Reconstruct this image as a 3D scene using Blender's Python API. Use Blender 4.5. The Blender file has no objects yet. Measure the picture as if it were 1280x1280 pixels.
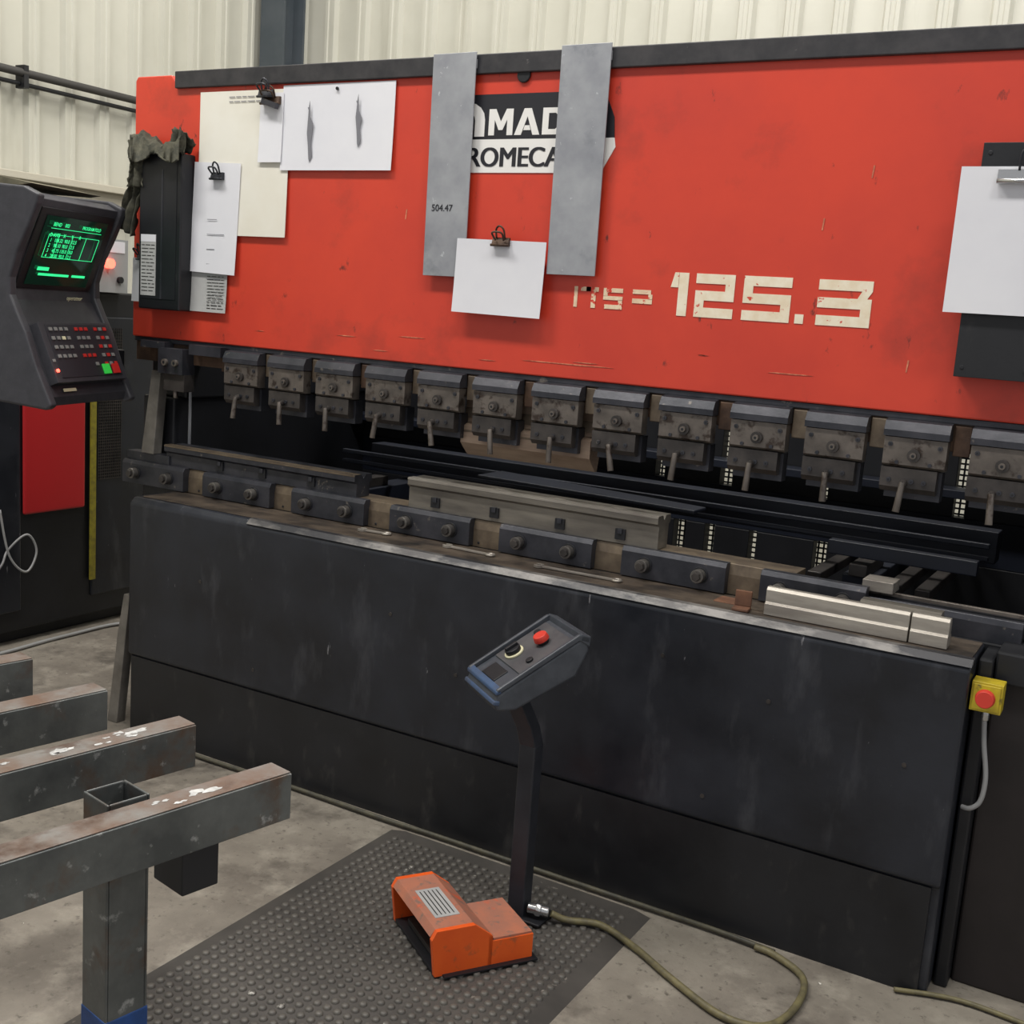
import bpy, bmesh, math, random
from mathutils import Vector, Matrix
random.seed(7)
SC=bpy.context.scene
SC.view_settings.view_transform='Standard'
SC.view_settings.exposure=0.0

# ------------------------------------------------------------ materials
MATS={}
def mk(name,c1,c2=None,scale=6.0,rough=.5,metal=0.0,bump=0.0,bscale=60.0,stretch=(1,1,1),c3=None,t3=.62,s3=20.0,lo=.35,hi=.65,emit=0,spec=.5,rvar=0.0,soft3=.03,stretch3=(1,1,1),c4=None,t4=.66,s4=60,stretch4=(1,1,1),soft4=.03):
    if name in MATS: return MATS[name]
    m=bpy.data.materials.new(name);m.use_nodes=True
    nt=m.node_tree;N=nt.nodes;L=nt.links
    b=N['Principled BSDF']
    b.inputs['Roughness'].default_value=rough;b.inputs['Metallic'].default_value=metal
    b.inputs['Specular IOR Level'].default_value=spec
    c1=tuple(c1)+(1,)
    b.inputs['Base Color'].default_value=c1
    tc=N.new('ShaderNodeTexCoord')
    def noise(sc,st,detail=5):
        mp=N.new('ShaderNodeMapping');mp.inputs['Scale'].default_value=st
        L.new(tc.outputs['Object'],mp.inputs[0])
        n=N.new('ShaderNodeTexNoise');n.inputs['Scale'].default_value=sc;n.inputs['Detail'].default_value=detail
        n.inputs['Roughness'].default_value=.62
        L.new(mp.outputs[0],n.inputs['Vector']);return n
    out=None
    if c2 is not None:
        n=noise(scale,stretch);r=N.new('ShaderNodeMapRange');r.inputs[1].default_value=lo;r.inputs[2].default_value=hi
        L.new(n.outputs[0],r.inputs[0])
        mx=N.new('ShaderNodeMix');mx.data_type='RGBA';mx.inputs[6].default_value=c1;mx.inputs[7].default_value=tuple(c2)+(1,)
        L.new(r.outputs[0],mx.inputs[0]);out=mx.outputs[2]
        if rvar:
            rr=N.new('ShaderNodeMapRange');rr.inputs[3].default_value=rough-rvar;rr.inputs[4].default_value=rough+rvar
            L.new(r.outputs[0],rr.inputs[0]);L.new(rr.outputs[0],b.inputs['Roughness'])
    for cc,tt,ss,st,so in((c3,t3,s3,stretch3,soft3),(c4,t4,s4,stretch4,soft4)):
        if cc is None: continue
        n=noise(ss,st,8);r=N.new('ShaderNodeMapRange');r.inputs[1].default_value=tt;r.inputs[2].default_value=tt+so
        L.new(n.outputs[0],r.inputs[0])
        mx=N.new('ShaderNodeMix');mx.data_type='RGBA'
        mx.inputs[6].default_value=c1
        if out: L.new(out,mx.inputs[6])
        mx.inputs[7].default_value=tuple(cc)+(1,)
        L.new(r.outputs[0],mx.inputs[0]);out=mx.outputs[2]
    if out: L.new(out,b.inputs['Base Color'])
    if bump:
        n=noise(bscale,(1,1,1));bp=N.new('ShaderNodeBump');bp.inputs['Strength'].default_value=bump;bp.inputs['Distance'].default_value=.01
        L.new(n.outputs[0],bp.inputs['Height']);L.new(bp.outputs[0],b.inputs['Normal'])
    if emit:
        b.inputs['Emission Color'].default_value=c1;b.inputs['Emission Strength'].default_value=emit
    MATS[name]=m;return m
def s(r,g,b):
    f=lambda v:(v/255/12.92) if v/255<=.04045 else ((v/255+.055)/1.055)**2.4
    return (f(r),f(g),f(b))
RED=mk('red_enamel',s(210,66,44),s(196,58,41),2.2,.42,0,.02,40,c3=s(140,50,38),t3=.54,s3=3.5,soft3=.3,rvar=.06,c4=s(104,42,34),t4=.655,s4=18,stretch4=(1,1,.5),soft4=.06)
BLACKP=mk('black_paint',s(19,22,29),s(34,37,45),3.0,.38,0,.06,30,c3=s(80,81,86),t3=.55,s3=8,rvar=.1,soft3=.38,stretch3=(1,1,.35),c4=s(118,118,122),t4=.675,s4=42,stretch4=(1,1,.22),soft4=.03)
BLACKL=mk('black_paint_lower',s(15,16,20),s(25,26,30),3.5,.48,0,.05,30,c3=s(66,64,62),t3=.58,s3=14,rvar=.08,soft3=.3,stretch3=(1,1,.5))
STRIP=mk('black_strip',s(34,34,38),s(56,54,56),14,.5,0,.05,c3=s(96,92,90),t3=.66,s3=24,soft3=.05)
DARK=mk('dark_frame',s(16,17,21),s(26,27,32),5,.5,0,.03)
DBROWN=mk('dark_brown_frame',s(28,23,23),s(40,34,34),5,.55,0,.03)
BLUEB=mk('blue_black_beam',s(20,24,36),s(32,37,50),4,.45,.1)
SHELF=mk('worn_shelf_steel',s(64,56,50),s(104,92,80),16,.5,.4,.1,80,stretch=(.4,1,1),c3=s(40,38,38),t3=.5,s3=9,soft3=.2)
EDGE=mk('worn_edge',s(124,121,118),s(76,74,74),14,.45,.2,.05,stretch=(.5,1,1),lo=.42,hi=.58,c3=s(44,44,48),t3=.50,s3=6,soft3=.08,stretch3=(.5,1,1))
STEELD=mk('dark_tool_steel',s(56,53,52),s(82,77,74),12,.42,.5,.06,70)
STEELC=mk('clamp_steel',s(88,82,77),s(116,108,101),14,.42,.5,.05,70,c3=s(60,50,44),t3=.54,s3=25,soft3=.1)
STRUT=mk('strut_steel',s(134,130,124),s(104,100,95),10,.45,.3,.05,70)
BOLTM=mk('bolt_steel',s(122,118,112),s(90,86,84),14,.38,.6,.05,70)
STEELB=mk('blue_black_steel',s(44,46,52),s(66,66,72),10,.4,.4,.05,70,c3=s(110,104,98),t3=.64,s3=30,soft3=.06)
BRASS=mk('tan_ground_steel',s(126,112,94),s(96,84,72),16,.42,.5,.05,90)
RUSTY=mk('rusty_steel',s(98,76,60),s(66,50,41),14,.55,.4,.12,70)
PUNCH=mk('brown_punch_steel',s(160,140,122),s(126,106,90),10,.42,.3,.05,70,stretch=(.3,1,2))
DIEM=mk('die_steel',s(136,130,120),s(102,97,91),10,.42,.5,.04,90,stretch=(.3,1,2))
DIEL=mk('bright_die_steel',s(176,170,160),s(132,125,118),10,.42,.5,.04,90,stretch=(.3,1,2))
GALV=mk('zinc_plate',s(164,166,170),s(142,144,150),7,.45,.2,.03,50,c3=s(118,122,128),t3=.56,s3=9,soft3=.2,c4=s(186,188,192),t4=.66,s4=40)
PAPER=mk('white_paper',s(224,224,228),s(214,214,220),2,.8)
PAPERC=mk('cream_paper',s(228,225,214),s(220,215,200),3,.8)
PAPERG=mk('label_grey',s(176,176,174),s(160,160,160),6,.7)
INK=mk('ink_grey',s(120,120,126),rough=.8)
WHITEP=mk('logo_white',s(230,228,224),rough=.5)
CREAMP=mk('decal_cream',s(238,228,206),s(228,212,184),30,.6,c3=s(205,70,50),t3=.62,s3=34)
CREAMW=mk('decal_worn',s(232,212,180),s(214,180,150),30,.6,c3=s(205,60,44),t3=.55,s3=40)
LOGOB=mk('logo_black',s(30,30,36),rough=.45)
PLAST=mk('charcoal_plastic',s(50,50,55),s(58,58,63),30,.5,0,.06,200)
PLASTD=mk('dark_plastic',s(24,24,27),s(30,30,33),30,.45,0,.04,200)
KEYB=mk('keypad_face',s(40,40,46),rough=.5)
SCREEN=mk('crt_glass',s(16,40,30),rough=.12,emit=.35)
GREENT=mk('green_phosphor',(.03,.75,.25),rough=.5,emit=1.2)
KGREY=mk('key_grey',s(128,128,126),rough=.5)
KRED=mk('key_red',s(190,40,36),rough=.5)
KGRN=mk('key_green',s(50,190,70),rough=.5,emit=.3)
CREAML=mk('label_cream',s(220,215,180),rough=.5)
YEL=mk('yellow_plastic',s(206,184,44),s(172,150,38),20,.45,c3=s(86,78,42),t3=.58,s3=30,soft3=.1)
ERED=mk('button_red',s(206,60,46),rough=.45)
LAMPR=mk('lamp_red',(1,.08,.05),rough=.3,emit=5)
ORANGE=mk('orange_paint',s(236,100,34),s(222,86,30),6,.42,0,.03,60,c3=s(150,90,60),t3=.58,s3=18,soft3=.12)
ORANGED=mk('dusty_orange_top',s(178,110,84),s(150,104,88),14,.62,0,.04,60,c3=s(206,90,50),t3=.58,s3=14,soft3=.1,c4=s(120,100,90),t4=.56,s4=30,soft4=.1)
GREYC=mk('grey_box',s(150,152,152),rough=.5)
STEELR=mk('rack_steel',s(110,113,111),s(72,75,75),4,.42,.35,.08,60,c3=s(90,70,56),t3=.53,s3=6,soft3=.14,c4=s(166,168,166),t4=.62,s4=22,soft4=.1)
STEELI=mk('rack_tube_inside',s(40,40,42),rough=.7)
RUSTT=mk('rack_top_rust',s(112,90,76),s(128,126,122),9,.5,.3,.08,60,c3=s(78,56,43),t3=.54,s3=8,soft3=.14)
SPLASH=mk('white_paint_splash',s(206,206,204),s(160,160,158),40,.5)
BLUEP=mk('blue_paint',s(34,76,140),s(28,60,110),20,.5)
RUBBER=mk('mat_rubber',s(60,57,54),s(76,72,68),5,.62,0,.05,80,c3=s(124,118,110),t3=.66,s3=26,soft3=.06)
STUDM=mk('mat_stud_rubber',s(76,73,69),s(92,88,82),4,.5,0,.02,80,c3=s(176,172,164),t3=.67,s3=24,soft3=.03)
CABLEY=mk('cable_olive',s(120,112,78),s(90,84,64),30,.55)
CABLEK=mk('cable_dark_olive',s(84,80,64),s(60,58,50),30,.6)
CABLEG=mk('cable_grey',s(150,150,150),rough=.5)
CABLED=mk('cable_dark',s(60,58,56),rough=.6)
CHROME=mk('connector_metal',s(190,190,190),rough=.25,metal=.9)
CLOTH=mk('green_cloth',s(84,82,68),s(54,54,46),30,.9,0,.4,120)
COLM=mk('column_paint',s(66,74,80),s(78,84,90),4,.5)
WALLM=mk('cream_cladding',s(200,198,186),s(190,188,175),1.2,.5,0,0,c3=s(168,164,148),t3=.58,s3=3,soft3=.25,stretch3=(1,1,.12))
TRIM=mk('beige_trim',s(190,184,168),rough=.5)
ROOF=mk('roof_sheet',s(190,190,186),rough=.6)
BLUEI=mk('console_blue_edge',s(60,84,118),s(64,70,84),14,.5)
CONS=mk('console_grey',s(56,60,67),s(70,74,81),20,.45,0,.04,120)
CONST=mk('console_top_plate',s(92,92,94),s(74,74,78),14,.45,.2,.04,120)
POSTM=mk('post_black',s(36,38,44),s(48,50,56),12,.42,0,.04,120)
REDD=mk('red_panel_dark',s(180,34,38),rough=.4)
WOOD=mk('rust_block',s(120,82,60),s(86,58,44),20,.7)
TUBE=mk('lamp_tube',(1,1,1),rough=.5,emit=6)

def floor_mat():
    m=bpy.data.materials.new('concrete');m.use_nodes=True;nt=m.node_tree;N=nt.nodes;L=nt.links
    b=N['Principled BSDF'];b.inputs['Roughness'].default_value=.62
    tc=N.new('ShaderNodeTexCoord')
    def nz(sc,d=6):
        n=N.new('ShaderNodeTexNoise');n.inputs['Scale'].default_value=sc;n.inputs['Detail'].default_value=d;n.inputs['Roughness'].default_value=.65
        L.new(tc.outputs['Object'],n.inputs['Vector']);return n.outputs[0]
    def mix(a,bc,fac,lo,hi):
        r=N.new('ShaderNodeMapRange');r.inputs[1].default_value=lo;r.inputs[2].default_value=hi;L.new(fac,r.inputs[0])
        x=N.new('ShaderNodeMix');x.data_type='RGBA';L.new(r.outputs[0],x.inputs[0])
        if isinstance(a,tuple): x.inputs[6].default_value=a+(1,)
        else: L.new(a,x.inputs[6])
        x.inputs[7].default_value=bc+(1,);return x.outputs[2]
    c=mix(s(138,131,120),s(112,105,96),nz(2.2),.38,.62)
    c=mix(c,s(156,149,137),nz(7),.5,.72)
    c=mix(c,s(72,66,60),nz(3.3,9),.54,.70)
    c=mix(c,s(88,82,74),nz(40,5),.58,.70)
    c=mix(c,s(216,212,204),nz(26,10),.70,.715)
    L.new(c,b.inputs['Base Color'])
    bp=N.new('ShaderNodeBump');bp.inputs['Strength'].default_value=.2;bp.inputs['Distance'].default_value=.01
    L.new(nz(50),bp.inputs['Height']);L.new(bp.outputs[0],b.inputs['Normal'])
    return m
FLOORM=floor_mat()

# ------------------------------------------------------------ builder
def empty(name,parent=None):
    o=bpy.data.objects.new(name,None);SC.collection.objects.link(o);o.empty_display_size=.1
    if parent: o.parent=parent
    return o
class MB:
    def __init__(self,name,parent=None,bevel=0,seg=2):
        self.n=name;self.p=parent;self.bv=bevel;self.seg=seg;self.bm=bmesh.new();self.ms=[]
        self.M=Matrix.Identity(4)
    def mi(self,m):
        if m not in self.ms:self.ms.append(m)
        return self.ms.index(m)
    def v(self,p): return self.bm.verts.new(self.M@Vector(p))
    def face(self,vs,mi,smooth=False):
        try:
            f=self.bm.faces.new(vs);f.material_index=mi;f.smooth=smooth
        except ValueError: pass
    def box(self,x0,x1,y0,y1,z0,z1,m):
        i=self.mi(m);P=[self.v((x,y,z)) for z in(z0,z1) for y in(y0,y1) for x in(x0,x1)]
        for q in((0,2,3,1),(4,5,7,6),(0,1,5,4),(2,6,7,3),(0,4,6,2),(1,3,7,5)): self.face([P[k] for k in q],i)
    def prism(self,pts,ax,a,b,m,mcap=None):
        i=self.mi(m);j=self.mi(mcap) if mcap else i
        def g(p,t):
            return (t,p[0],p[1]) if ax=='x' else ((p[0],t,p[1]) if ax=='y' else (p[0],p[1],t))
        A=[self.v(g(p,a)) for p in pts];B=[self.v(g(p,b)) for p in pts]
        n=len(pts);self.face(A,j);self.face(B[::-1],j)
        for k in range(n): self.face([A[k],A[(k+1)%n],B[(k+1)%n],B[k]],i)
    def cyl(self,p0,p1,r,m,seg=20,r2=None,smooth=True):
        i=self.mi(m);p0=Vector(p0);p1=Vector(p1);d=(p1-p0).normalized()
        a=d.orthogonal().normalized();b=d.cross(a);r2=r if r2 is None else r2
        A=[];B=[]
        for k in range(seg):
            t=2*math.pi*k/seg;o=a*math.cos(t)+b*math.sin(t)
            A.append(self.v(p0+o*r));B.append(self.v(p1+o*r2))
        self.face(A[::-1],i);self.face(B,i)
        for k in range(seg): self.face([A[k],A[(k+1)%seg],B[(k+1)%seg],B[k]],i,smooth)
    def tube(self,pts,r,m,seg=10,res=8):
        i=self.mi(m);P=[Vector(p) for p in pts];Q=[]
        for k in range(len(P)-1):
            a=P[max(k-1,0)];b=P[k];c=P[k+1];d=P[min(k+2,len(P)-1)]
            for u in range(res):
                t=u/res;Q.append(.5*((2*b)+(c-a)*t+(2*a-5*b+4*c-d)*t*t+(3*b-a-3*c+d)*t**3))
        Q.append(P[-1]);prev=None;up=None
        for k,q in enumerate(Q):
            d=(Q[min(k+1,len(Q)-1)]-Q[max(k-1,0)]).normalized()
            if up is None: up=d.orthogonal().normalized()
            up=(up-d*up.dot(d)).normalized();w=d.cross(up)
            ring=[self.v(q+(up*math.cos(2*math.pi*j/seg)+w*math.sin(2*math.pi*j/seg))*r) for j in range(seg)]
            if prev:
                for j in range(seg): self.face([prev[j],prev[(j+1)%seg],ring[(j+1)%seg],ring[j]],i,True)
            else: self.face(ring[::-1],i)
            prev=ring
        self.face(ring,i)
    def bolt(self,x,z,y,r,h,m,sock=None,seg=16):
        self.cyl((x,y,z),(x,y-h,z),r,m,seg)
        if sock: self.cyl((x,y-h,z),(x,y-h-.0006,z),r*.5,sock,6)
    def done(self):
        bmesh.ops.recalc_face_normals(self.bm,faces=self.bm.faces)
        me=bpy.data.meshes.new(self.n);self.bm.to_mesh(me);self.bm.free()
        for m in self.ms: me.materials.append(m)
        o=bpy.data.objects.new(self.n,me);SC.collection.objects.link(o)
        if self.p:o.parent=self.p
        if self.bv:
            b=o.modifiers.new('b','BEVEL');b.width=self.bv;b.segments=self.seg;b.limit_method='ANGLE';b.angle_limit=math.radians(40)
        return o
def text(body,size,M,m,name,parent,ext=.0006,sx=1.0,bold=0,align='LEFT'):
    c=bpy.data.curves.new(name,'FONT');c.body=body;c.size=size;c.extrude=ext;c.align_x=align;c.offset=bold
    o=bpy.data.objects.new(name,c);SC.collection.objects.link(o)
    dg=bpy.context.evaluated_depsgraph_get();dg.update()
    me=bpy.data.meshes.new_from_object(o.evaluated_get(dg));bpy.data.objects.remove(o);bpy.data.curves.remove(c)
    me.transform(M@Matrix.Diagonal((sx,1,1,1)));me.materials.clear();me.materials.append(m)
    o=bpy.data.objects.new(name,me);SC.collection.objects.link(o);o.parent=parent
    return o
def wallM(x,y,z):
    return Matrix(((1,0,0,x),(0,0,-1,y),(0,1,0,z),(0,0,0,1)))

# ------------------------------------------------------------ room
b=MB('floor');b.box(-2.8,6,-5,4,-.1,0,FLOORM);b.done()
def corr(name,length,M,pitch,h):
    b=MB(name);b.M=M;i=b.mi(WALLM);t=0;prof=[]
    while t<length:
        prof+=[(t,0),(t+pitch*.40,0),(t+pitch*.46,.034),(t+pitch*.54,.034),(t+pitch*.56,.028),(t+pitch*.64,.028),(t+pitch*.66,.034),(t+pitch*.74,.034),(t+pitch*.80,0)]
        t+=pitch
    A=[b.v((p[0],p[1],0)) for p in prof];B=[b.v((p[0],p[1],h)) for p in prof]
    for k in range(len(A)-1): b.face([A[k],A[k+1],B[k+1],B[k]],i)
    b.box(0,prof[-1][0],-.06,-.02,0,h,WALLM)
    return b.done()
corr('wall_back',8.6,Matrix(((1,0,0,-2.66),(0,-1,0,3.72),(0,0,1,0),(0,0,0,1))),.27,6)
corr('wall_left',8.4,Matrix(((0,1,0,-2.64),(-1,0,0,3.72),(0,0,1,0),(0,0,0,1))),.244,6)
b=MB('ceiling');b.box(-2.8,6,-5,4,6.0,6.08,ROOF);b.done()
b=MB('steel_column');
b.box(-2.57,-2.37,3.58,3.60,0,6,COLM);b.box(-2.57,-2.37,3.38,3.40,0,6,COLM);b.box(-2.48,-2.46,3.40,3.58,0,6,COLM)
b.box(-2.58,-2.35,3.36,3.62,0,.02,COLM)
b.done()
b=MB('trim_1',bevel=.004);b.box(-2.603,-2.52,-4.6,3.3,2.135,2.175,TRIM);b.box(-2.603,-2.58,-4.6,3.3,2.02,2.135,TRIM);b.done()
b=MB('wall_conduit')
b.tube([(-2.55,-4.4,2.70),(-2.55,0,2.70),(-2.55,3.3,2.70)],.022,CABLED)
b.tube([(-2.57,-4.4,2.64),(-2.57,0,2.645),(-2.57,3.3,2.64)],.012,DARK)
for y in (-3,-1.5,0,1.5,2.6): b.box(-2.603,-2.53,y,y+.03,2.62,2.74,DARK)
b.done()

# ------------------------------------------------------------ press brake
PB=empty('press_brake')
b=MB('bed_front_panel',PB,.012,3)
b.prism([(0,.295),(0,.845),(.020,.866),(.215,.866),(.215,.0),(.014,0),(.012,.285)],'x',0,2.82,BLACKP)
b.done()
b=MB('bed_kick_panel',PB)
b.box(.015,2.80,.004,.013,.0,.286,BLACKL);b.done()
b=MB('bed_shelf_plate',PB,.002)
b.box(.03,2.815,.034,.205,.866,.8692,SHELF)
b.prism([(-.0015,.852),(.0155,.8685),(.036,.8700),(.036,.862),(.02,.858)],'x',.55,2.822,EDGE);b.done()
b=MB('panel_screws',PB)
for x,z in ((.35,.62),(1.15,.66),(1.4,.52),(2.05,.72),(2.35,.66),(2.7,.58),(2.2,.36),(.6,.36)): b.bolt(x,z,0,.006,.002,STEELD,None,10)
b.done()
b=MB('bed_body',PB,.006)
b.box(-.05,2.9,.216,.34,.0,.87,DARK)
b.box(2.86,3.5,.13,1.55,0,.80,DBROWN)
b.box(2.825,2.858,.08,.6,0,.86,DARK)
b.box(-.22,-.06,.26,1.55,0,1.2,DARK)
b.box(-.22,-.04,.30,1.55,1.2,2.2,DARK)
b.box(2.92,3.1,.30,1.55,.80,2.25,DARK)
b.box(2.86,3.5,.1,.3,.80,.88,DARK)
b.box(-.05,2.9,.3,.42,1.42,2.2,DARK)
b.done()
b=MB('left_struts',PB,.003)
b.prism([(-.045,.50),(-.015,.50),(-.075,.0),(-.125,.0),(-.075,.35)],'y',.02,.06,STRUT)
b.prism([(-.115,1.30),(-.07,1.30),(-.10,.99),(-.165,.99)],'y',.20,.24,STRUT)
b.cyl((-.02,.3,1.0),(-.02,.3,1.3),.006,GALV,8)
b.box(-.25,-.03,.21,.26,.93,.99,STEELB)
b.done()
b=MB('ram_plate',PB,.004)
b.prism([(-.195,1.42),(3.12,1.42),(3.12,2.30),(.0,2.30),(-.02,2.325),(-.185,2.325),(-.195,2.31)],'y',.18,.285,RED)
b.done()
b=MB('ram_top_rail',PB,.003)
b.box(.01,3.12,.166,.30,2.278,2.334,STRIP)
b.cyl((1.393,.1795,2.272),(1.393,.172,2.272),.022,DARK,20)
b.done()
b=MB('ram_lower_rail',PB,.002)
b.box(-.19,3.1,.195,.27,1.335,1.419,RUSTY)
b.box(-.19,3.1,.185,.2,1.404,1.4195,STEELB)
for k in range(14):
    x=.263+.2035*k
    b.box(x-.02,x+.02,.186,.196,1.325,1.40,BRASS if k%3 else RUSTY)
b.done()
b=MB('tool_clamps',PB,.0025)
for k in range(13):
    x=.365+.2035*k;j=random.uniform(-.002,.002);x+=j;w=.079
    b.prism([(.185,1.405),(.158,1.400),(.146,1.378),(.146,1.362),(.19,1.362)],'x',x-w,x+w,STEELB)
    b.prism([(.19,1.360),(.152,1.360),(.152,1.292),(.160,1.286),(.19,1.286)],'x',x-w+.003,x+w-.003,STEELC)
    b.prism([(.215,1.284),(.156,1.284),(.156,1.235),(.168,1.222),(.215,1.222)],'x',x-w+.002,x+w-.020,STEELD)
    b.box(x-w+.01,x+w-.012,.185,.225,1.205,1.28,STEELB)
    b.bolt(x,1.318,.152,.016,.010,STEELD,DARK,16)
    b.bolt(x,1.318,.142,.008,.008,STEELC,DARK,12)
    for dx in(-.06,.06): b.bolt(x+dx,1.342,.152,.006,.004,STEELB,DARK,10)
    for dx in(-.04,.04): b.bolt(x+dx,1.298,.152,.005,.004,STEELB,None,10)
    for dx in(-.055,0,.03): b.bolt(x+dx,1.252,.156,.006,.004,STEELB,DARK,10)
    a=random.uniform(-.1,.30);lx=x-.012+random.uniform(-.01,.01)
    b.cyl((lx,.158,1.248),(lx,.138,1.244),.009,STEELD,12)
    b.cyl((lx,.140,1.250),(lx+.075*math.sin(a),.132,1.250-.075*math.cos(a)),.0075,STEELC,12,.009)
b.done()
b=MB('end_clamp',PB,.003)
b.box(-.12,.00,.15,.2,1.385,1.41,STEELB);b.box(-.02,.10,.14,.2,1.30,1.39,STEELB)
b.box(.0,.10,.15,.2,1.24,1.30,STEELD);b.box(.12,.27,.15,.2,1.375,1.41,STEELB)
b.bolt(.02,1.34,.14,.012,.012,STEELC,DARK);b.bolt(.07,1.34,.14,.012,.012,STEELC,DARK)
b.cyl((.05,.16,1.24),(.05,.16,1.215),.008,STEELC)
b.done()
b=MB('punch_tool',PB,.0015)
b.prism([(.228,1.345),(.285,1.345),(.285,1.22),(.272,1.20),(.262,1.15),(.250,1.15),(.222,1.175),(.205,1.192),(.205,1.245),(.228,1.255)],'x',1.235,1.685,PUNCH)
b.box(1.235,1.50,.2045,.206,1.225,1.232,BRASS)
b.box(1.235,1.685,.224,.228,1.268,1.30,BRASS)
b.done()
b=MB('die_holder',PB,.002)
b.prism([(.215,.868),(.215,.925),(.222,.955),(.33,.955),(.33,.868)],'x',-.24,2.32,BRASS)
b.prism([(.218,.868),(.218,.915),(.224,.93),(.33,.93),(.33,.868)],'x',2.32,2.9,STEELB)
for x0,x1 in((-.25,.066),(.162,.479),(.577,.888),(.992,1.299),(1.407,1.725),(1.821,2.138),(2.236,2.52)):
    b.prism([(.188,.872),(.188,.945),(.196,.958),(.222,.958),(.222,.872)],'x',x0,x1,STEELB)
    c=(x0+x1)/2
    for dx in(-.085,.085):
        b.cyl((c+dx,.188,.913),(c+dx,.184,.913),.024,DARK,18)
        b.cyl((c+dx,.188,.913),(c+dx,.160,.913),.019,BOLTM,18)
        b.cyl((c+dx,.160,.913),(c+dx,.150,.913),.013,STEELD,6,smooth=False)
for k in range(14):
    b.bolt(.12+.2*k,.882,.215,.004,.003,DARK)
b.box(2.55,3.2,.24,.33,.885,.925,DARK)
b.box(2.45,3.2,.245,.26,.935,.945,STEELC)
b.done()
def die(name,x0,x1,z0,z1,m,notches,top,y0=.205,y1=.30):
    b=MB(name,PB,.0012)
    yc=(y0+y1)/2;zt=z1
    b.prism([(y0+.012,z0),(y0+.012,zt-.030),(y0,zt-.022),(y0,zt-.002),(y0+.002,zt),(yc-.012,zt),(yc,zt-.014),(yc+.012,zt),(y1-.002,zt),(y1,zt-.022),(y1-.012,zt-.030),(y1-.012,z0)],'x',x0,x1,m)
    b.box(x0,x1,y0+.002,yc-.014,zt,zt+.0015,top)
    b.box(x0,x1,y0-.0008,y0,zt-.006,zt,top)
    for x in notches:
        b.box(x-.016,x+.016,y0+.006,y0+.013,z0+.012,z0+.044,DARK)
        b.box(x-.007,x+.007,y0+.002,y0+.012,z0+.030,z0+.045,STEELB)
    return b.done()
die('lower_die_main',1.045,1.918,.957,1.054,DIEM,(1.15,1.37,1.60,1.80),DIEL)
die('lower_die_left',-.05,.832,.957,1.032,STEELB,(.22,.42,.64),BRASS)
b=MB('stop_blocks',PB,.002)
b.box(2.14,2.22,.10,.17,.868,.872,WOOD)
b.box(2.50,2.58,.22,.30,.945,.975,DIEL)
b.done()
b=MB('back_gauge',PB,.003)
b.box(.45,2.75,.80,.88,.965,1.06,BLUEB)
b.box(.45,2.75,.62,.64,1.035,1.05,BLUEB);b.box(.45,2.75,.62,.64,1.0,1.012,BLUEB)
b.prism([(1.15,.46),(1.95,.40),(1.95,.50),(1.15,.62)],'z',1.045,1.055,BLUEB)
b.box(2.35,2.75,.42,.46,.99,1.03,BLUEB)
for x in (.6,1.3,2.40):
    b.box(x,x+.09,.42,1.41,.88,.94,BLUEB)
    b.box(x+.02,x+.07,.40,.62,.94,.975,STEELD)
for x in(2.30,2.52,2.6): b.box(x,x+.04,.42,1.41,.90,.93,STEELD)
b.box(-.06,2.92,1.42,1.48,1.30,2.2,DARK)
b.box(-.06,2.92,1.42,1.48,0,.66,DARK)
b.box(-.06,2.92,1.42,1.48,.84,1.0,BLUEB)
b.box(-.06,2.92,1.30,1.40,1.08,1.11,BLUEB)
def fill(z0,z1,wins):
    x=-.06
    for a,c in wins:
        b.box(x,a,1.42,1.48,z0,z1,DARK);x=c
    b.box(x,2.92,1.42,1.48,z0,z1,DARK)
fill(.66,.84,((1.49,1.54),(1.62,1.66),(1.80,1.83),(2.05,2.10)))
fill(1.0,1.30,((.52,.56),(1.39,1.43),(1.66,1.71),(2.05,2.08),(2.52,2.56)))
b.done()
b=MB('rear_mesh_guard',PB)
for i in range(145): b.box(-.05+.02*i,-.0435+.02*i,1.485,1.489,.6,1.32,DARK)
for i in range(36): b.box(-.05,2.92,1.49,1.494,.6+.02*i,.6065+.02*i,DARK)
b.done()

# --- logo & decals
b=MB('logo_plaque',PB)
b.prism([(1.135,2.222),(1.655,2.222),(1.69,2.15),(1.695,2.095),(1.095,2.095),(1.10,2.15)],'y',.1775,.1798,LOGOB)
b.prism([(1.095,2.095),(1.695,2.095),(1.70,2.07),(1.66,2.0),(1.13,2.0),(1.09,2.07)],'y',.1775,.1798,WHITEP)
o_=[];i_=[]
for k in range(9):
    a=math.pi*(1-k/8);o_.append((1.212+.058*math.cos(a),2.150+.050*math.sin(a)));i_.append((1.208+.028*math.cos(a),2.148+.026*math.sin(a)))
b.prism([(1.154,2.103)]+o_+[(1.270,2.103),(1.236,2.103)]+i_[::-1]+[(1.180,2.103)],'y',.1765,.1775,WHITEP)
def glyph(polys,x0,x1,z0,z1):
    for p in polys: b.prism([(x0+(x1-x0)*a,z0+(z1-z0)*c) for a,c in p],'y',.1765,.1775,WHITEP)
GM=[[(0,0),(0,1),(.28,1),(.5,.52),(.72,1),(1,1),(1,0),(.76,0),(.76,.6),(.58,.2),(.42,.2),(.24,.6),(.24,0)]]
GA=[[(0,0),(.36,1),(.5,1),(.5,.70),(.27,0)],[(.5,1),(.64,1),(1,0),(.73,0),(.5,.70)],[(.36,.18),(.41,.36),(.59,.36),(.64,.18)]]
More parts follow.
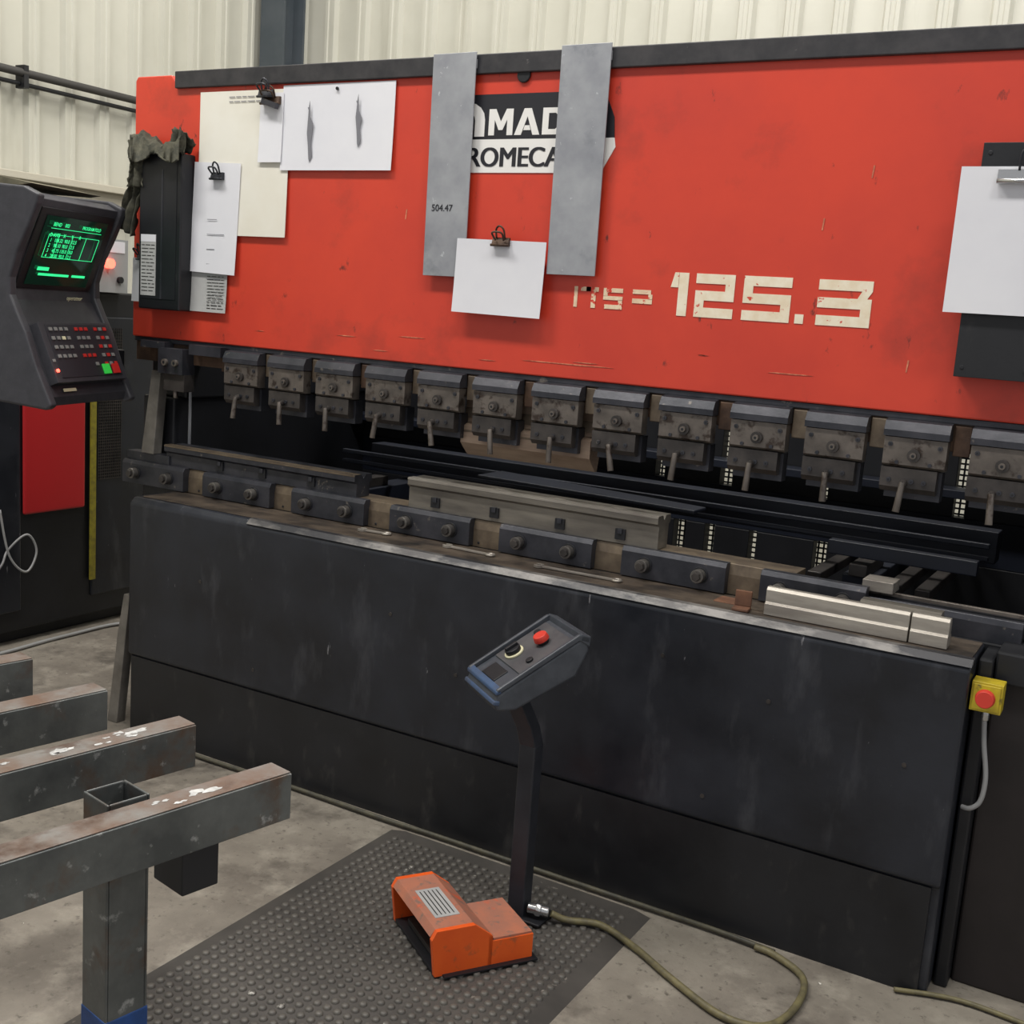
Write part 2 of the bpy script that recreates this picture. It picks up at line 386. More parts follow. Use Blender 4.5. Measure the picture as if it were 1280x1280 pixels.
GD=[[(0,0),(0,1),(.26,1),(.26,0)],[(.26,1),(.6,1),(.9,.85),(1,.6),(1,.4),(.9,.15),(.6,0),(.26,0),(.26,.2),(.55,.2),(.72,.34),(.72,.66),(.55,.8),(.26,.8)]]
glyph(GM,1.284,1.366,2.106,2.180);glyph(GA,1.372,1.456,2.106,2.180);glyph(GD,1.464,1.540,2.106,2.180);glyph(GA,1.55,1.634,2.106,2.180)
b.done()
for k in range(3): text('PROMECAM',.078,wallM(1.172+.0025*k,.1768-.00003*k,2.018),LOGOB,'logo_letters_lower',PB,.0005,1.0)
def strokes(name,R,m,y=.1795):
    b=MB(name,PB)
    for p in R:
        if isinstance(p,tuple): b.box(p[0],p[1],y-.001,y,p[2],p[3],m)
        else: b.prism(p,'y',y-.001,y,m)
    b.done()
Z0,Z1=1.622,1.738;t=.026;ZM=(Z0+Z1)/2
def seg(x0,x1,code):
    R=[]
    if 't' in code:R.append((x0,x1,Z1-t,Z1))
    if 'm' in code:R.append((x0,x1,ZM-t/2,ZM+t/2))
    if 'b' in code:R.append((x0,x1,Z0,Z0+t))
    if 'R' in code:R.append((x1-t,x1,ZM+t/2,Z1-t))
    if 'r' in code:R.append((x1-t,x1,Z0+t,ZM-t/2))
    if 'L' in code:R.append((x0,x0+t,ZM+t/2,Z1-t))
    if 'l' in code:R.append((x0,x0+t,Z0+t,ZM-t/2))
    return R
R=[(1.925,1.953,Z0,Z1),[(1.902,Z1-.04),(1.924,Z1-.04),(1.924,Z1),(1.912,Z1)]]
R+=seg(1.975,2.085,'tRmlb')+seg(2.11,2.24,'tLmrb')+[(2.255,2.278,Z0,Z0+.024)]+seg(2.31,2.447,'tmbr')
R+=[[(2.447-t-.01,ZM+t/2),(2.447-.012,ZM+t/2),(2.447,Z1-t),(2.447-t,Z1-t)]]
strokes('model_number_decal',R,CREAMP)
z0,z1=1.628,1.686;q=.012
R=[(1.607,1.618,z0,z1),(1.628,1.684,z1-q,z1),(1.662,1.676,z0,z1-q),(1.645,1.66,z1-q,z1),
(1.70,1.76,z1-q,z1),(1.70,1.713,z0+.035,z1-q),(1.70,1.76,z0+.025,z0+.036),(1.747,1.76,z0+q,z0+.026),(1.705,1.76,z0,z0+q),
(1.79,1.845,z1-q,z1),(1.79,1.85,z0+.02,z0+.033),(1.838,1.85,z0+.032,z1-q)]
strokes('model_prefix_decal',R,CREAMW)
SCUFF=mk('ram_scuff_paint',s(222,146,110),s(150,60,44),40,.6)
b=MB('ram_scuffs',PB)
for x0,x1,z in((1.45,1.75,1.462),(.75,.83,1.487),(1.0,1.1,1.50),(1.62,1.70,1.47),(.4,.44,1.478),(2.2,2.32,1.49),(2.0,2.03,1.52),(1.3,1.36,1.452),(.9,.96,1.45)):
    b.prism([(x0,z),(x0+(x1-x0)*.6,z-.001),(x1,z+.001),(x1-.03,z+.002),(x0+.02,z+.0018)],'y',.1788,.1798,SCUFF)
for x,z in((2.41,1.99),(2.55,1.52),(1.0,1.86),(2.3,1.86)): b.prism([(x,z),(x+.003,z),(x+.006,z+.03),(x+.002,z+.03)],'y',.1788,.1798,SCUFF)
b.done()

# ------------------------------------------------------------ things on the ram
def sheet(name,x0,x1,z0,z1,y,m,th=.0015,tilt=0):
    b=MB(name);c=Vector(((x0+x1)/2,y,(z0+z1)/2))
    b.M=Matrix.Translation(c)@Matrix.Rotation(tilt,4,'Y')
    w=(x1-x0)/2;h=(z1-z0)/2;i=b.mi(m)
    n=8
    rows=[]
    for a in range(n+1):
        zz=h-2*h*a/n
        cur=-.006*(a/n)**2
        rows.append([(b.v((-w,cur,zz)),b.v((w,cur-.001,zz)),b.v((w,cur-.001+th,zz)),b.v((-w,cur+th,zz)))])
    for a in range(n):
        A=rows[a][0];B=rows[a+1][0]
        for k in range(4): b.face([A[k],A[(k+1)%4],B[(k+1)%4],B[k]],i)
    b.face(list(rows[0][0]),i);b.face(list(rows[-1][0]),i)
    return b
def printed(b,x0,x1,z0,z1,y,n,m=INK):
    for k in range(n):
        z=z1-(z1-z0)*(k+.5)/n
        xa=x0
        while xa<x1-.01:
            xb=min(xa+random.uniform(.012,.035),x1)
            b.box(xa,xb,y-.0006,y,z-.0013,z+.0013,m);xa=xb+.005
def clip(b,x,z,y,m=STEELB,w=.02):
    b.M=Matrix.Identity(4)
    b.prism([(y-.012,z-.012),(y-.004,z+.012),(y+.004,z+.012),(y+.004,z-.012)],'x',x-w,x+w,m)
    b.cyl((x-w-.003,y-.010,z-.010),(x+w+.003,y-.010,z-.010),.004,m,8)
    b.tube([(x-w*.5,y-.006,z+.010),(x-w*.45,y-.014,z+.034),(x,y-.018,z+.044),(x+w*.45,y-.014,z+.034),(x+w*.5,y-.006,z+.010)],.003,m,6,4)
    b.tube([(x-w*.5,y-.012,z+.004),(x-w*.6,y-.03,z+.022),(x,y-.034,z+.026),(x+w*.6,y-.03,z+.022),(x+w*.5,y-.012,z+.004)],.003,m,6,4)
b=sheet('paper_sheet',.125,.525,1.79,2.262,.175,PAPERC);
b.M=Matrix.Identity(4)
printed(b,.26,.40,2.22,2.25,.1725,2)
b.done()
b=sheet('paper_sheet',.40,.50,2.03,2.25,.1705,PAPER);clip(b,.452,2.225,.166,RUSTY,.038);clip(b,.44,2.245,.155,STEELB,.03)
b.M=Matrix.Translation((.455,.152,2.215))@Matrix.Rotation(.3,4,'Y');b.box(-.030,.035,-.008,.008,-.010,.008,STEELB);b.done()
b=sheet('paper_sheet',.495,.944,2.005,2.272,.1735,PAPER)
b.M=Matrix.Identity(4)
for x,z0,z1 in((.618,2.03,2.22),(.812,2.075,2.235)):
    b.prism([(x-.006,z0+.05),(x-.012,z0+.09),(x-.008,z1-.03),(x-.012,z1-.02),(x-.008,z1-.02),(x-.004,z1),(x,z1-.05),(x+.012,z1-.07),(x+.006,z0+.06),(x+.012,z0+.02),(x+.002,z0),(x-.002,z0+.01)],'y',.1652,.166,INK)
b.cyl((.72,.171,2.255),(.72,.166,2.255),.005,DARK,10)
b.done()
b=sheet('paper_sheet',.105,.318,1.66,2.03,.169,PAPER,tilt=.03);
clip(b,.225,1.985,.164,STEELB,.026)
for i in range(5): b.box(.18,.18+random.uniform(.03,.08),.1635,.1642,1.84-.05*i,1.842-.05*i,INK)
b.done()
b=sheet('paper_label',.10,.272,1.527,1.668,.1715,PAPERG);b.M=Matrix.Identity(4);printed(b,.185,.262,1.535,1.655,.1655,11,STEELD);b.done()
b=sheet('paper_sheet',-.19,-.098,1.545,1.70,.173,PAPER);clip(b,-.145,1.705,.17,STEELB,.012);b.done()
b=MB('document_holder',None,.005)
b.box(-.097,.105,.115,.179,1.523,2.055,BLACKL)
b.done()
dh=bpy.data.objects['document_holder']
b=MB('holder_front',dh)
b.box(-.085,.085,.1135,.1155,1.56,2.03,DARK)
b.box(-.083,-.01,.112,.1135,1.57,1.78,PAPERG)
b.box(-.083,-.01,.1115,.112,1.755,1.78,PAPER)
printed(b,-.078,-.015,1.58,1.75,.112,14,STEELD)
b.box(.012,.02,.1125,.1135,1.56,2.0,STEELB)
b.done()
def rag():
    b=MB('cloth_rag');i=b.mi(CLOTH)
    def grid(f,nu,nv):
        G=[[b.v(f(u/nu,v/nv)) for v in range(nv+1)] for u in range(nu+1)]
        for u in range(nu):
            for v in range(nv): b.face([G[u][v],G[u+1][v],G[u+1][v+1],G[u][v+1]],i,True)
    rnd=lambda a,c:math.sin(a*17+c*9)*.5+math.sin(a*31-c*23+1)*.3+math.sin(c*41+a*5)*.2
    def f1(u,v):
        x=-.12+.235*u
        a=v*3.0
        y=.135-.035*math.cos(a)*1.2+.006*rnd(u,v*2);z=2.060+.045*math.sin(a)+.02*math.sin(u*6+1)+.012*rnd(u*1.4,v)
        if v<.15: z=2.05-.03*(.5+.5*math.sin(u*9))
        return (x,y-.01,z)
    grid(f1,36,18)
    def f2(u,v):
        w=.075-.02*v
        x=-.175+w*u+.02*math.sin(v*5)+.006*rnd(u,v);z=2.10-.30*v-.03*u*v
        y=.135+.018*math.sin(u*14+v*3)+.01*rnd(v*.8,u)
        return (x,y-.01,z)
    grid(f2,16,34)
    def f3(u,v):
        x=-.14+.06*u+.01*rnd(u,v);z=2.11-.17*v;y=.112+.012*math.sin(u*12+v*4)
        return (x,y-.005,z)
    grid(f3,12,20)
    def f4(u,v):
        x=.06+.06*u;z=2.13-.08*v+.01*rnd(u,v);y=.108+.01*math.sin(u*12+v*4)
        return (x,y,z)
    grid(f4,12,14)
    o=b.done();m=o.modifiers.new('s','SOLIDIFY');m.thickness=.004
rag()
def plate(name,x0,x1,z0,z1,tilt=0):
    b=MB(name,None,.001);c=((x0+x1)/2,.158,(z0+z1)/2)
    b.M=Matrix.Translation(c)@Matrix.Rotation(tilt,4,'Y')
    w=(x1-x0)/2;h=(z1-z0)/2
    b.box(-w,w,-.002,.002,-h,h,GALV);b.box(-w,w,.002,.007,h-.045,h-.02,GALV)
    return b
b=plate('steel_strip',1.091,1.242,1.693,2.338,-.006);b.done()
b=plate('steel_strip',1.522,1.677,1.715,2.342,-.004);b.done()
text('504.47',.028,wallM(1.112,.1553,1.885),LOGOB,'handwriting',bpy.data.objects['steel_strip'])
b=sheet('paper_sheet',1.214,1.519,1.588,1.805,.150,PAPER,tilt=.012);clip(b,1.372,1.80,.147,RUSTY,.028)
b.box(1.33,1.42,.152,.179,1.795,1.80,STEELB)
b.done()
b=MB('wall_board',None,.004)
b.box(2.673,3.0,.12,.1795,1.522,2.063,BLACKL)
for x,z in((2.69,1.545),(2.83,1.545),(2.69,2.04)): b.bolt(x,z,.12,.005,.002,DARK)
b.done()
b=sheet('clipboard',2.632,2.91,1.672,2.008,.112,PAPER,.003)
b.M=Matrix.Identity(4)
b.box(2.715,2.84,.100,.109,1.972,2.000,CHROME);b.cyl((2.715,.098,1.974),(2.84,.098,1.974),.006,CHROME,10)
b.tube([(2.76,.10,1.998),(2.765,.09,2.04),(2.80,.09,2.04),(2.805,.10,1.998)],.003,STEELB,6,4)
b.done()

# ------------------------------------------------------------ objects on shelf
def bar(name,x0,x1,m,y=.055):
    b=MB(name,None,.0015)
    b.prism([(y,.8705),(y,.900),(y+.006,.905),(y+.006,.936),(y+.012,.944),(y+.030,.944),(y+.038,.93),(y+.038,.905),(y+.05,.900),(y+.05,.8705)],'x',x0,x1,m);return b.done()
bar('die_segment',2.295,2.658,DIEL);bar('die_segment',2.662,2.752,DIEL)
b=MB('die_segment',None,.0015)
b.prism([(.12,.8705),(.12,.93),(.135,.94),(.17,.94),(.17,.8705)],'x',2.52,2.72,DIEM);b.done()
b=MB('rusty_shim',None,.002);b.M=Matrix.Translation((2.235,.055,.8705))@Matrix.Rotation(.1,4,'Z')
b.box(-.022,.022,-.02,.02,0,.008,WOOD);b.box(-.022,.022,.012,.02,.008,.05,WOOD);b.done()
def spanner(x,y,rot,L,name='spanner'):
    b=MB(name,None,.001);b.M=Matrix.Translation((x,y,.870))@Matrix.Rotation(rot,4,'Z')
    b.box(.012,L-.012,-.006,.006,.001,.007,DIEL)
    pts=[];inn=[]
    for k in range(13):
        a=math.radians(35+290*k/12);pts.append((-.016*math.cos(a),.016*math.sin(a)));inn.append((-.007*math.cos(a),.007*math.sin(a)))
    b.prism(pts+inn[::-1],'z',0,.009,DIEL)
    b.tube([(L+.012*math.cos(a),.012*math.sin(a),.004) for a in [2*math.pi*k/12 for k in range(13)]],.0045,DIEL,6,2)
    b.done()
spanner(1.26,.13,-.05,.16);spanner(1.60,.10,.02,.25);spanner(.93,.13,.1,.09)

# ------------------------------------------------------------ emergency stop
b=MB('emergency_stop_box',None,.004,3)
b.box(2.824,2.894,.02,.072,.747,.819,YEL)
b.box(2.829,2.889,.016,.02,.752,.814,YEL)
b.cyl((2.859,.018,.786),(2.859,.0,.786),.014,CREAML,20)
b.cyl((2.859,.002,.786),(2.859,-.014,.786),.023,ERED,28,.020)
b.cyl((2.859,.05,.747),(2.859,.05,.72),.010,CHROME,12)
b.tube([(2.859,.05,.72),(2.866,.05,.66),(2.880,.05,.58),(2.876,.05,.52),(2.856,.05,.495),(2.835,.06,.49)],.006,CABLEG)
b.done()

# ------------------------------------------------------------ pendant control
PC=empty('control_pendant')
O=Vector((.03,-.35,0));Wv=Vector((-.287,.958,0));Nv=Vector((.958,.287,0))
PM=Matrix(((Nv.x,Wv.x,0,O.x),(Nv.y,Wv.y,0,O.y),(0,0,1,0),(0,0,0,1)))
WD=.50
cheek=[(-.045,1.862),(-.052,1.835),(-.085,1.76),(-.125,1.68),(-.150,1.60),(-.150,1.545),(-.125,1.49),(-.095,1.43),(-.055,1.32),(.0,1.20),(-.02,1.185),(-.26,1.205),(-.33,1.24),(-.40,1.36),(-.42,1.55),(-.40,1.76),(-.36,1.88),(-.30,1.895),(-.10,1.885)]
inner=[(-.062,1.852),(-.068,1.83),(-.12,1.70),(-.172,1.565),(-.165,1.53),(-.118,1.455),(-.08,1.36),(-.025,1.225),(-.03,1.195),(-.26,1.215),(-.32,1.25),(-.385,1.36),(-.405,1.55),(-.39,1.75),(-.35,1.87),(-.10,1.872)]
b=MB('housing',PC,.008,3);b.M=PM
b.prism(cheek,'y',0,.035,PLAST);b.prism(cheek,'y',WD-.035,WD,PLAST)
b.done()
b=MB('housing_body',PC,.003);b.M=PM
b.prism(inner,'y',.03,WD-.03,PLAST)
b.done()
bt=Vector((-.170,0,1.572));tp=Vector((-.066,0,1.832));up=(tp-bt).normalized()
SM=PM@Matrix(((0,up.x,up.z,bt.x+.001),(1,0,0,0),(0,up.z,-up.x,bt.z),(0,0,0,1)))
Hs=(tp-bt).length
b=MB('screen_bezel',PC,.003);b.M=SM
b.box(.045,.455,-.004,Hs-.004,-.004,.004,PLASTD);b.done()
b=MB('screen',PC);b.M=SM
i=b.mi(SCREEN);nx=12;ny=10;G=[]
for a in range(nx+1):
    col=[]
    for c in range(ny+1):
        u=a/nx*2-1;v=c/ny*2-1
        col.append(b.v((.25+.170*u,.132+.120*v,.006+.008*(1-u*u)*(1-v*v))))
    G.append(col)
for a in range(nx):
    for c in range(ny): b.face([G[a][c],G[a+1][c],G[a+1][c+1],G[a][c+1]],i,True)
b.done()
rows=['BEND    003','','D-AXIS    X       Y       R','  1   104.32  90.0  12.5','  2    98.10  90.0  12.5','  3    45.75 135.0   8.0','  4    20.00  90.0  12.5']
for k,rw in enumerate(rows):
    if rw: text(rw,.0175,SM@Matrix.Translation((.112,.222-.018*k,.0155)),GREENT,'screen_text',PC,0,sx=.95,bold=.0003)
text('PROGRAM FOLD',.0165,SM@Matrix.Translation((.27,.222,.0155)),GREENT,'screen_text',PC,0,sx=.85,bold=.0003)
b=MB('screen_lines',PC);b.M=SM
for z in(.213,.192,.112): b.box(.107,.385,z,z+.0013,.0145,.0155,GREENT)
for x in(.107,.16,.235,.31,.385): b.box(x,x+.0013,.112,.192,.015,.016,GREENT)
b.box(.110,.17,.066,.078,.013,.014,GREENT);b.box(.125,.29,.048,.056,.012,.013,GREENT);b.box(.31,.385,.048,.056,.011,.012,GREENT)
b.done()
kb=Vector((-.030,0,1.235));kt=Vector((-.150,0,1.525));up=(kt-kb).normalized()
KM=PM@Matrix(((0,up.x,up.z,kb.x+.008),(1,0,0,0),(0,up.z,-up.x,kb.z),(0,0,0,1)))
b=MB('keypad',PC,.0015);b.M=KM
b.box(.05,.455,.03,.235,-.01,.026,PLAST);b.box(.08,.43,.045,.228,.026,.028,KEYB)
cols=[KGREY,KGREY,CREAML,KGREY]
for r in range(5):
    for c in range(12):
        if c in(4,8) or (r==4 and c<7): continue
        m=random.choice(cols)
        if c>8 : m=KRED if (r+c)%2 else KGREY
        if 4<c<8: m=KRED if r in(0,3) else KGREY
        b.box(.092+.028*c,.092+.028*c+.017,.205-.031*r,.205-.031*r+.012,.028,.032,m)
b.box(.32,.36,.050,.085,.028,.034,KGRN);b.box(.375,.415,.050,.085,.028,.034,KRED)
b.cyl((.066,.07,.026),(.066,.07,.032),.006,LAMPR,10)
b.box(.06,.075,.1,.11,.026,.028,KGREY)
b.box(.10,.17,.005,.016,.0,.0022,CREAML)
b.done()
text('operateur',.022,PM@Matrix(((0,.35,.93,-.146),(1,0,0,.29),(0,.93,-.35,1.535),(0,0,0,1))),CREAML,'housing_text',PC)
b=MB('support_arm',PC,.004)
b.box(-.36,-.30,-.2,.24,1.26,1.36,DARK)
b.done()
b=MB('top_cloth',PC);b.M=PM
b.prism([(-.34,1.895),(-.14,1.890),(-.10,1.897),(-.22,1.915),(-.33,1.912)],'y',.04,.42,mk('olive_cover',s(110,104,84),s(84,80,64),20,.8))
b.done()

# ------------------------------------------------------------ cabinet at left
CB=empty('control_cabinet')
b=MB('cabinet_body',CB,.008)
b.box(-1.85,-1.15,-.35,1.30,.06,1.56,DARK);b.box(-1.8,-1.2,-.3,1.25,0,.06,DARK)
b.box(-1.152,-1.140,.20,.42,.15,1.45,BLACKP)
b.box(-1.152,-1.140,.80,1.25,.15,1.45,BLACKP)
b.done()
b=MB('red_panel',CB,.01);b.box(-1.15,-1.13,.43,.755,.58,1.5,REDD);b.done()
b=MB('ruler_strip',CB);b.box(-1.139,-1.130,.785,.815,.23,1.45,mk('yellow_rule',s(150,140,40),s(120,110,40),30,.6));b.done()
b=MB('vent_mesh',CB)
for k in range(12): b.box(-1.14,-1.137,.83+.012*k,.833+.012*k,.7,1.4,STEELD)
for k in range(50): b.box(-1.14,-1.136,.83,.965,.7+.014*k,.703+.014*k,STEELD)
b.done()
b=MB('cable_loop',CB)
b.tube([(-1.12,.30,.62),(-1.10,.33,.42),(-1.08,.40,.34),(-1.09,.46,.42),(-1.10,.42,.50),(-1.12,.34,.44),(-1.11,.30,.38),(-1.14,.25,.3)],.005,CABLEG)
b.done()
b=MB('floor_cable');b.tube([(-1.08,-.3,.01),(-1.05,.2,.01),(-1.07,.6,.01),(-1.02,.95,.01),(-.6,1.0,.01)],.008,CABLEG);b.done()
b=MB('indicator_box',None,.004)
b.box(-1.22,-1.10,.76,.96,1.562,1.80,GREYC);b.cyl((-1.10,.84,1.69),(-1.07,.84,1.69),.022,LAMPR,20);b.cyl((-1.10,.91,1.62),(-1.085,.91,1.62),.015,DARK,16)
b.box(-1.0985,-1.0975,.78,.94,1.74,1.79,PAPER)
b.done()

# ------------------------------------------------------------ mat
def mat_():
    b=MB('anti_fatigue_mat');x0,x1,y0,y1=1.24,2.11,-1.40,-.06
    b.prism([(x0,0.0),(x0+.05,.010),(x1-.05,.010),(x1,0.0)],'y',y0,y1,RUBBER)
    i=b.mi(STUDM);p=.029;ny=int((y1-y0-.04)/p);nx=int((x1-x0-.11)/p)
    for a in range(nx+1):
        for c in range(ny):
            cx=x0+.057+a*p;cy=y0+.03+c*p;R3=[]
            for rr,zz in((.0105,.010),(.0092,.0145),(.0055,.0162)):
                R3.append([b.v((cx+rr*math.cos(math.pi*k/4),cy+rr*math.sin(math.pi*k/4),zz)) for k in range(8)])
            b.face(R3[2],i,True)
            for A,B in((R3[0],R3[1]),(R3[1],R3[2])):
                for k in range(8): b.face([A[k],A[(k+1)%8],B[(k+1)%8],B[k]],i,True)
    b.done()
mat_()
# ------------------------------------------------------------ foot pedal
e1=Vector((.83,-.56,0)).normalized();e2=Vector((.56,.83,0)).normalized()
b=MB('foot_pedal',None,.004,2)
A0=Vector((1.808,-.668,.0165))
b.M=Matrix(((e1.x,e2.x,0,A0.x),(e1.y,e2.y,0,A0.y),(0,0,1,A0.z),(0,0,0,1)))
W=.285
ck=[(0,0),(.15,0),(.15,.080),(.10,.118),(.0,.118),(-.012,.096)]
b.prism(ck,'x',-.014,0,ORANGE);b.prism(ck,'x',-W,-W+.014,ORANGE)
b.prism([(-.012,.100),(-.0,.118),(.10,.118),(.15,.080),(.15,.070),(.095,.106),(.0,.106)],'x',-W+.014,-.014,ORANGED)
b.box(-W,0,.14,.15,0,.08,ORANGE)
b.box(-W+.01,-.01,.0,.145,0,.008,DARK)
b.prism([(.02,.012),(.14,.03),(.14,.045),(.02,.025)],'x',-W+.05,-.05,STEELD)
b.box(-.20,-.06,.02,.085,.118,.1195,PAPERG)
for k in range(5): b.box(-.19,-.07,.028+.011*k,.031+.011*k,.1195,.1200,STEELD)
b.box(-.18,.0,.15,.262,0,.066,ORANGE);b.box(-.177,-.003,.153,.259,.066,.072,ORANGED)
b.box(-.25,.015,.02,.272,.0,.004,DARK)
b.done()
# ------------------------------------------------------------ console stand
CS=empty('control_stand')
b=MB('post',CS,.004)
px,py=1.822,-.285
b.box(px-.024,px+.024,py-.024,py+.024,.018,.50,POSTM)
i=b.mi(POSTM)
def ring(c,h=.024): return [b.v((c[0]+sx*h,c[1]+sy*h,c[2])) for sx,sy in((-1,-1),(1,-1),(1,1),(-1,1))]
A=ring((px,py,.495));B=ring((px-.004,py-.02,.55));C_=ring((px-.022,py-.085,.665))
for X,Y in((A,B),(B,C_)):
    for k in range(4): b.face([X[k],X[(k+1)%4],Y[(k+1)%4],Y[k]],i)
b.face(A,i);b.face(C_,i)
b.done()
b=MB('base_plate',CS,.003);b.box(px-.03,px+.08,py-.035,py+.06,.0166,.024,DARK)
b.cyl((px+.03,py-.01,.05),(px+.085,py+.01,.045),.014,CHROME,14);b.cyl((px+.05,py-.003,.049),(px+.065,py+.003,.047),.019,CHROME,6)
b.done()
h1=Vector((.8,-.6,0));h2=Vector((.6,.8,0));F=Vector((1.746,-.425,0))
HM=Matrix(((h1.x,h2.x,0,F.x),(h1.y,h2.y,0,F.y),(0,0,1,0),(0,0,0,1)))
b=MB('console_head',CS,.008,3);b.M=HM
b.prism([(-.01,.655),(.0,.683),(.215,.812),(.238,.807),(.240,.78),(.21,.715),(.05,.637),(.0,.637)],'x',-.098,.098,CONS)
b.done()
b=MB('console_rim',CS,.003,2);b.M=HM
b.prism([(-.013,.656),(-.010,.666),(.006,.666),(.006,.652)],'x',-.100,.100,BLUEI)
for xx in(-.100,.088): b.prism([(-.004,.680),(-.004,.694),(.21,.824),(.24,.818),(.24,.80),(.21,.807)],'x',xx,xx+.012,CONS)
b.prism([(.212,.807),(.214,.826),(.242,.818),(.24,.79)],'x',-.100,.100,CONS)
b.prism([(-.006,.680),(-.006,.690),(.008,.700),(.008,.684)],'x',-.100,.100,BLUEI)
b.done()
u=Vector((0,.215,.129)).normalized();n=Vector((0,-u.z,u.y))
TM=HM@Matrix(((1,0,0,0),(0,u.y,n.y,0),(0,u.z,n.z,.683),(0,0,0,1)))
b=MB('console_controls',CS,.0015);b.M=TM
b.box(-.082,.082,.075,.235,0,.004,CONST)
b.box(-.05,.03,.018,.062,0,.003,DARK)
b.cyl((-.03,.112,.004),(-.03,.112,.010),.026,CREAML,24);b.cyl((-.03,.112,.010),(-.03,.112,.022),.021,DARK,20);b.box(-.035,-.025,.094,.130,.022,.030,DARK)
b.cyl((.01,.182,.004),(.01,.182,.014),.015,DARK,20);b.cyl((.01,.182,.014),(.01,.182,.030),.021,ERED,28,.018)
b.cyl((-.05,.195,.004),(-.05,.195,.012),.010,DARK,16);b.cyl((.05,.12,.004),(.05,.12,.010),.010,DARK,16)
b.done()

b=MB('power_cable')
z=.012
b.tube([(.05,-.03,z),(.404,-.035,z),(.811,-.03,z),(1.18,-.035,z),(1.38,-.03,z),(1.64,-.03,z),(2.064,-.03,z),(2.292,-.03,z),(2.45,-.04,z)],.007,CABLEK,10,8)
b.done()
b=MB('power_cable')
b.tube([(2.40,-.045,z),(2.46,-.055,z),(2.55,-.12,z),(2.567,-.26,z),(2.53,-.37,z),(2.43,-.39,z),(2.28,-.32,z),(2.14,-.24,z),(2.03,-.215,z+.012),(1.95,-.25,z+.014),(1.912,-.272,.042)],.009,CABLEY,10,8)
b.done()
b=MB('power_cable');b.tube([(2.75,-.02,.01),(2.9,.03,.01),(3.1,.02,.01),(3.3,.05,.01)],.006,CABLEY);b.done()

# ------------------------------------------------------------ steel rack
RK=empty('steel_rack')
bd=Vector((-.194,-.981,0)).normalized();bn=Vector((-.981,.194,0)).normalized()
def splash(b,L,w,zt,cs):
    i=b.mi(SPLASH)
    for (cx,cy,r) in cs:
        for q in range(3):
            vs=[];n=12;ox=random.uniform(-1,1)*r*1.6;oy=random.uniform(-.5,.5)*r;rq=r*random.uniform(.25,.6)
            for k in range(n):
                a=2*math.pi*k/n;rr=rq*random.uniform(.45,1.3)
                x=cx+ox+rr*1.9*math.cos(a);y=min(max(cy+oy+rr*math.sin(a),.003),w-.003)
                vs.append(b.v((x,y,zt+.0004+.0002*q)))
            b.face(vs,i)
def beam(E,L,cs=(),zt=.70,zb=.605,w=.068):
    b=MB('arm',RK,.006,3)
    Mx=Matrix(((bd.x,bn.x,0,E[0]),(bd.y,bn.y,0,E[1]),(0,0,1,0),(0,0,0,1)));b.M=Mx
    b.box(0,L,0,w,zb,zt-.003,STEELR);b.box(.0005,L,.004,w-.004,zt-.003,zt,RUSTT)
    b.done()
    if cs:
        b=MB('paint_splash',RK);b.M=Mx;splash(b,L,w,zt,cs);b.done()
beam((1.78,-1.187),1.0,((.17,.03,.02),(.22,.015,.012),(.26,.04,.009)))
beam((1.46,-1.12),1.0,((.13,.03,.017),(.17,.045,.014),(.20,.02,.011),(.27,.035,.018),(.31,.03,.010),(.40,.04,.008)))
beam((1.16,-1.094),1.0);beam((.855,-1.056),1.0)
def leg(x,y,z1,h=.042,m=STEELR):
    b=MB('leg',RK,.003);t=.005
    a=math.atan2(-bd.x,-bd.y)
    b.M=Matrix.Translation((x,y,0))@Matrix.Rotation(-a,4,'Z')
    b.box(-h,h,-h,-h+t,0.008,z1,m);b.box(-h,h,h-t,h,0.008,z1,m);b.box(-h,-h+t,-h+t,h-t,0.008,z1,m);b.box(h-t,h,-h+t,h-t,0.008,z1,m)
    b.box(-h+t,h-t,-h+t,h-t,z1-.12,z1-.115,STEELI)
    b.box(-h-.03,h+.03,-h-.03,h+.03,0,.008,m)
    return b
b=leg(1.60,-1.454,.70);b.box(-.0435,.0435,-.0435,.0435,.12,.28,BLUEP);b.done()
for x,y in((1.585,-2.03),(1.265,-1.97),(.965,-1.94),(.66,-1.90)): leg(x,y,.604).done()
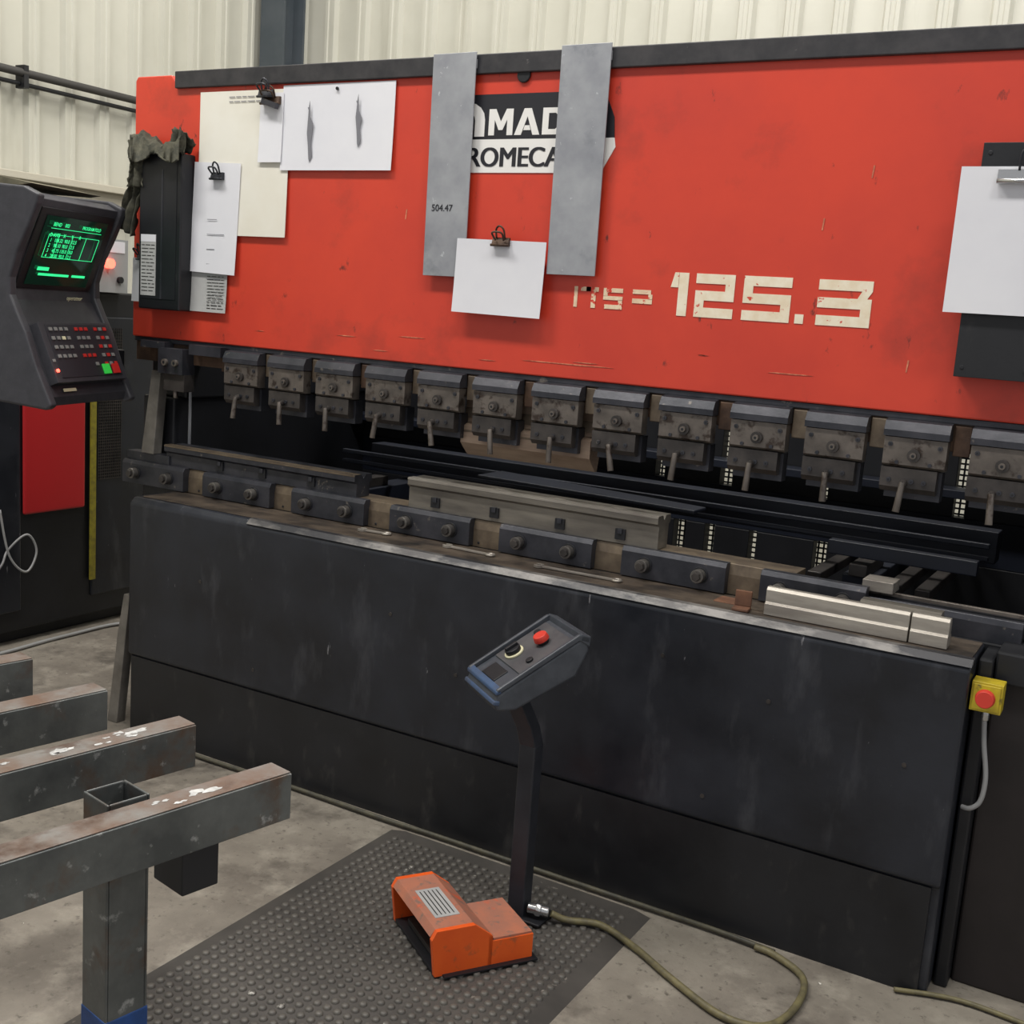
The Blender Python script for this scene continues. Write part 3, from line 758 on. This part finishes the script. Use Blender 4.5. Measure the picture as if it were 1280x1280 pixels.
b=MB('bracket',RK,.003);b.M=Matrix.Translation((1.62,-1.30,0))@Matrix.Rotation(-.2,4,'Z')
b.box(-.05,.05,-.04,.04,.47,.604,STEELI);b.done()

# ------------------------------------------------------------ lights
def area(name,loc,sx,sy,e,rot=(0,0,0),col=(1,1,1)):
    l=bpy.data.lights.new(name,'AREA');l.shape='RECTANGLE';l.size=sx;l.size_y=sy;l.energy=e;l.color=col
    o=bpy.data.objects.new(name,l);o.location=loc;o.rotation_euler=rot;SC.collection.objects.link(o);return o
for x,y,e in((-.6,-1.8,175),(1.8,-1.8,95),(4.2,-1.8,75),(-.6,1.6,105),(1.8,2.4,85),(4.2,2.4,85)):
    area('ceiling_lamp_light',(x,y,5.80),1.6,.5,e,col=(1,.975,.93))
    b=MB('ceiling_lamp',None,.005);b.box(x-.85,x+.85,y-.28,y+.28,5.86,5.999,TRIM);b.box(x-.8,x+.8,y-.2,y-.16,5.83,5.86,TUBE);b.box(x-.8,x+.8,y+.16,y+.2,5.83,5.86,TUBE);b.done()
w=bpy.data.worlds.new('World');SC.world=w;w.use_nodes=True
w.node_tree.nodes['Background'].inputs[0].default_value=(.94,.96,1,1);w.node_tree.nodes['Background'].inputs[1].default_value=.52

# ------------------------------------------------------------ camera
cd=bpy.data.cameras.new('camera');co=bpy.data.objects.new('camera',cd);SC.collection.objects.link(co)
cd.sensor_width=36;cd.lens=1441.05/1280*36;cd.clip_start=.02
ya,pi_,ro=math.radians(29.489),math.radians(9.811),math.radians(4.021)
fwd=Vector((-math.sin(ya)*math.cos(pi_),math.cos(ya)*math.cos(pi_),-math.sin(pi_)))
rt=Vector((math.cos(ya),math.sin(ya),0));upv=rt.cross(fwd)
r=rt*math.cos(ro)+upv*math.sin(ro);u2=-rt*math.sin(ro)+upv*math.cos(ro)
Mx=Matrix((( r.x,u2.x,-fwd.x,3.1498),(r.y,u2.y,-fwd.y,-2.8222),(r.z,u2.z,-fwd.z,1.6),(0,0,0,1)))
co.matrix_world=Mx
SC.camera=co
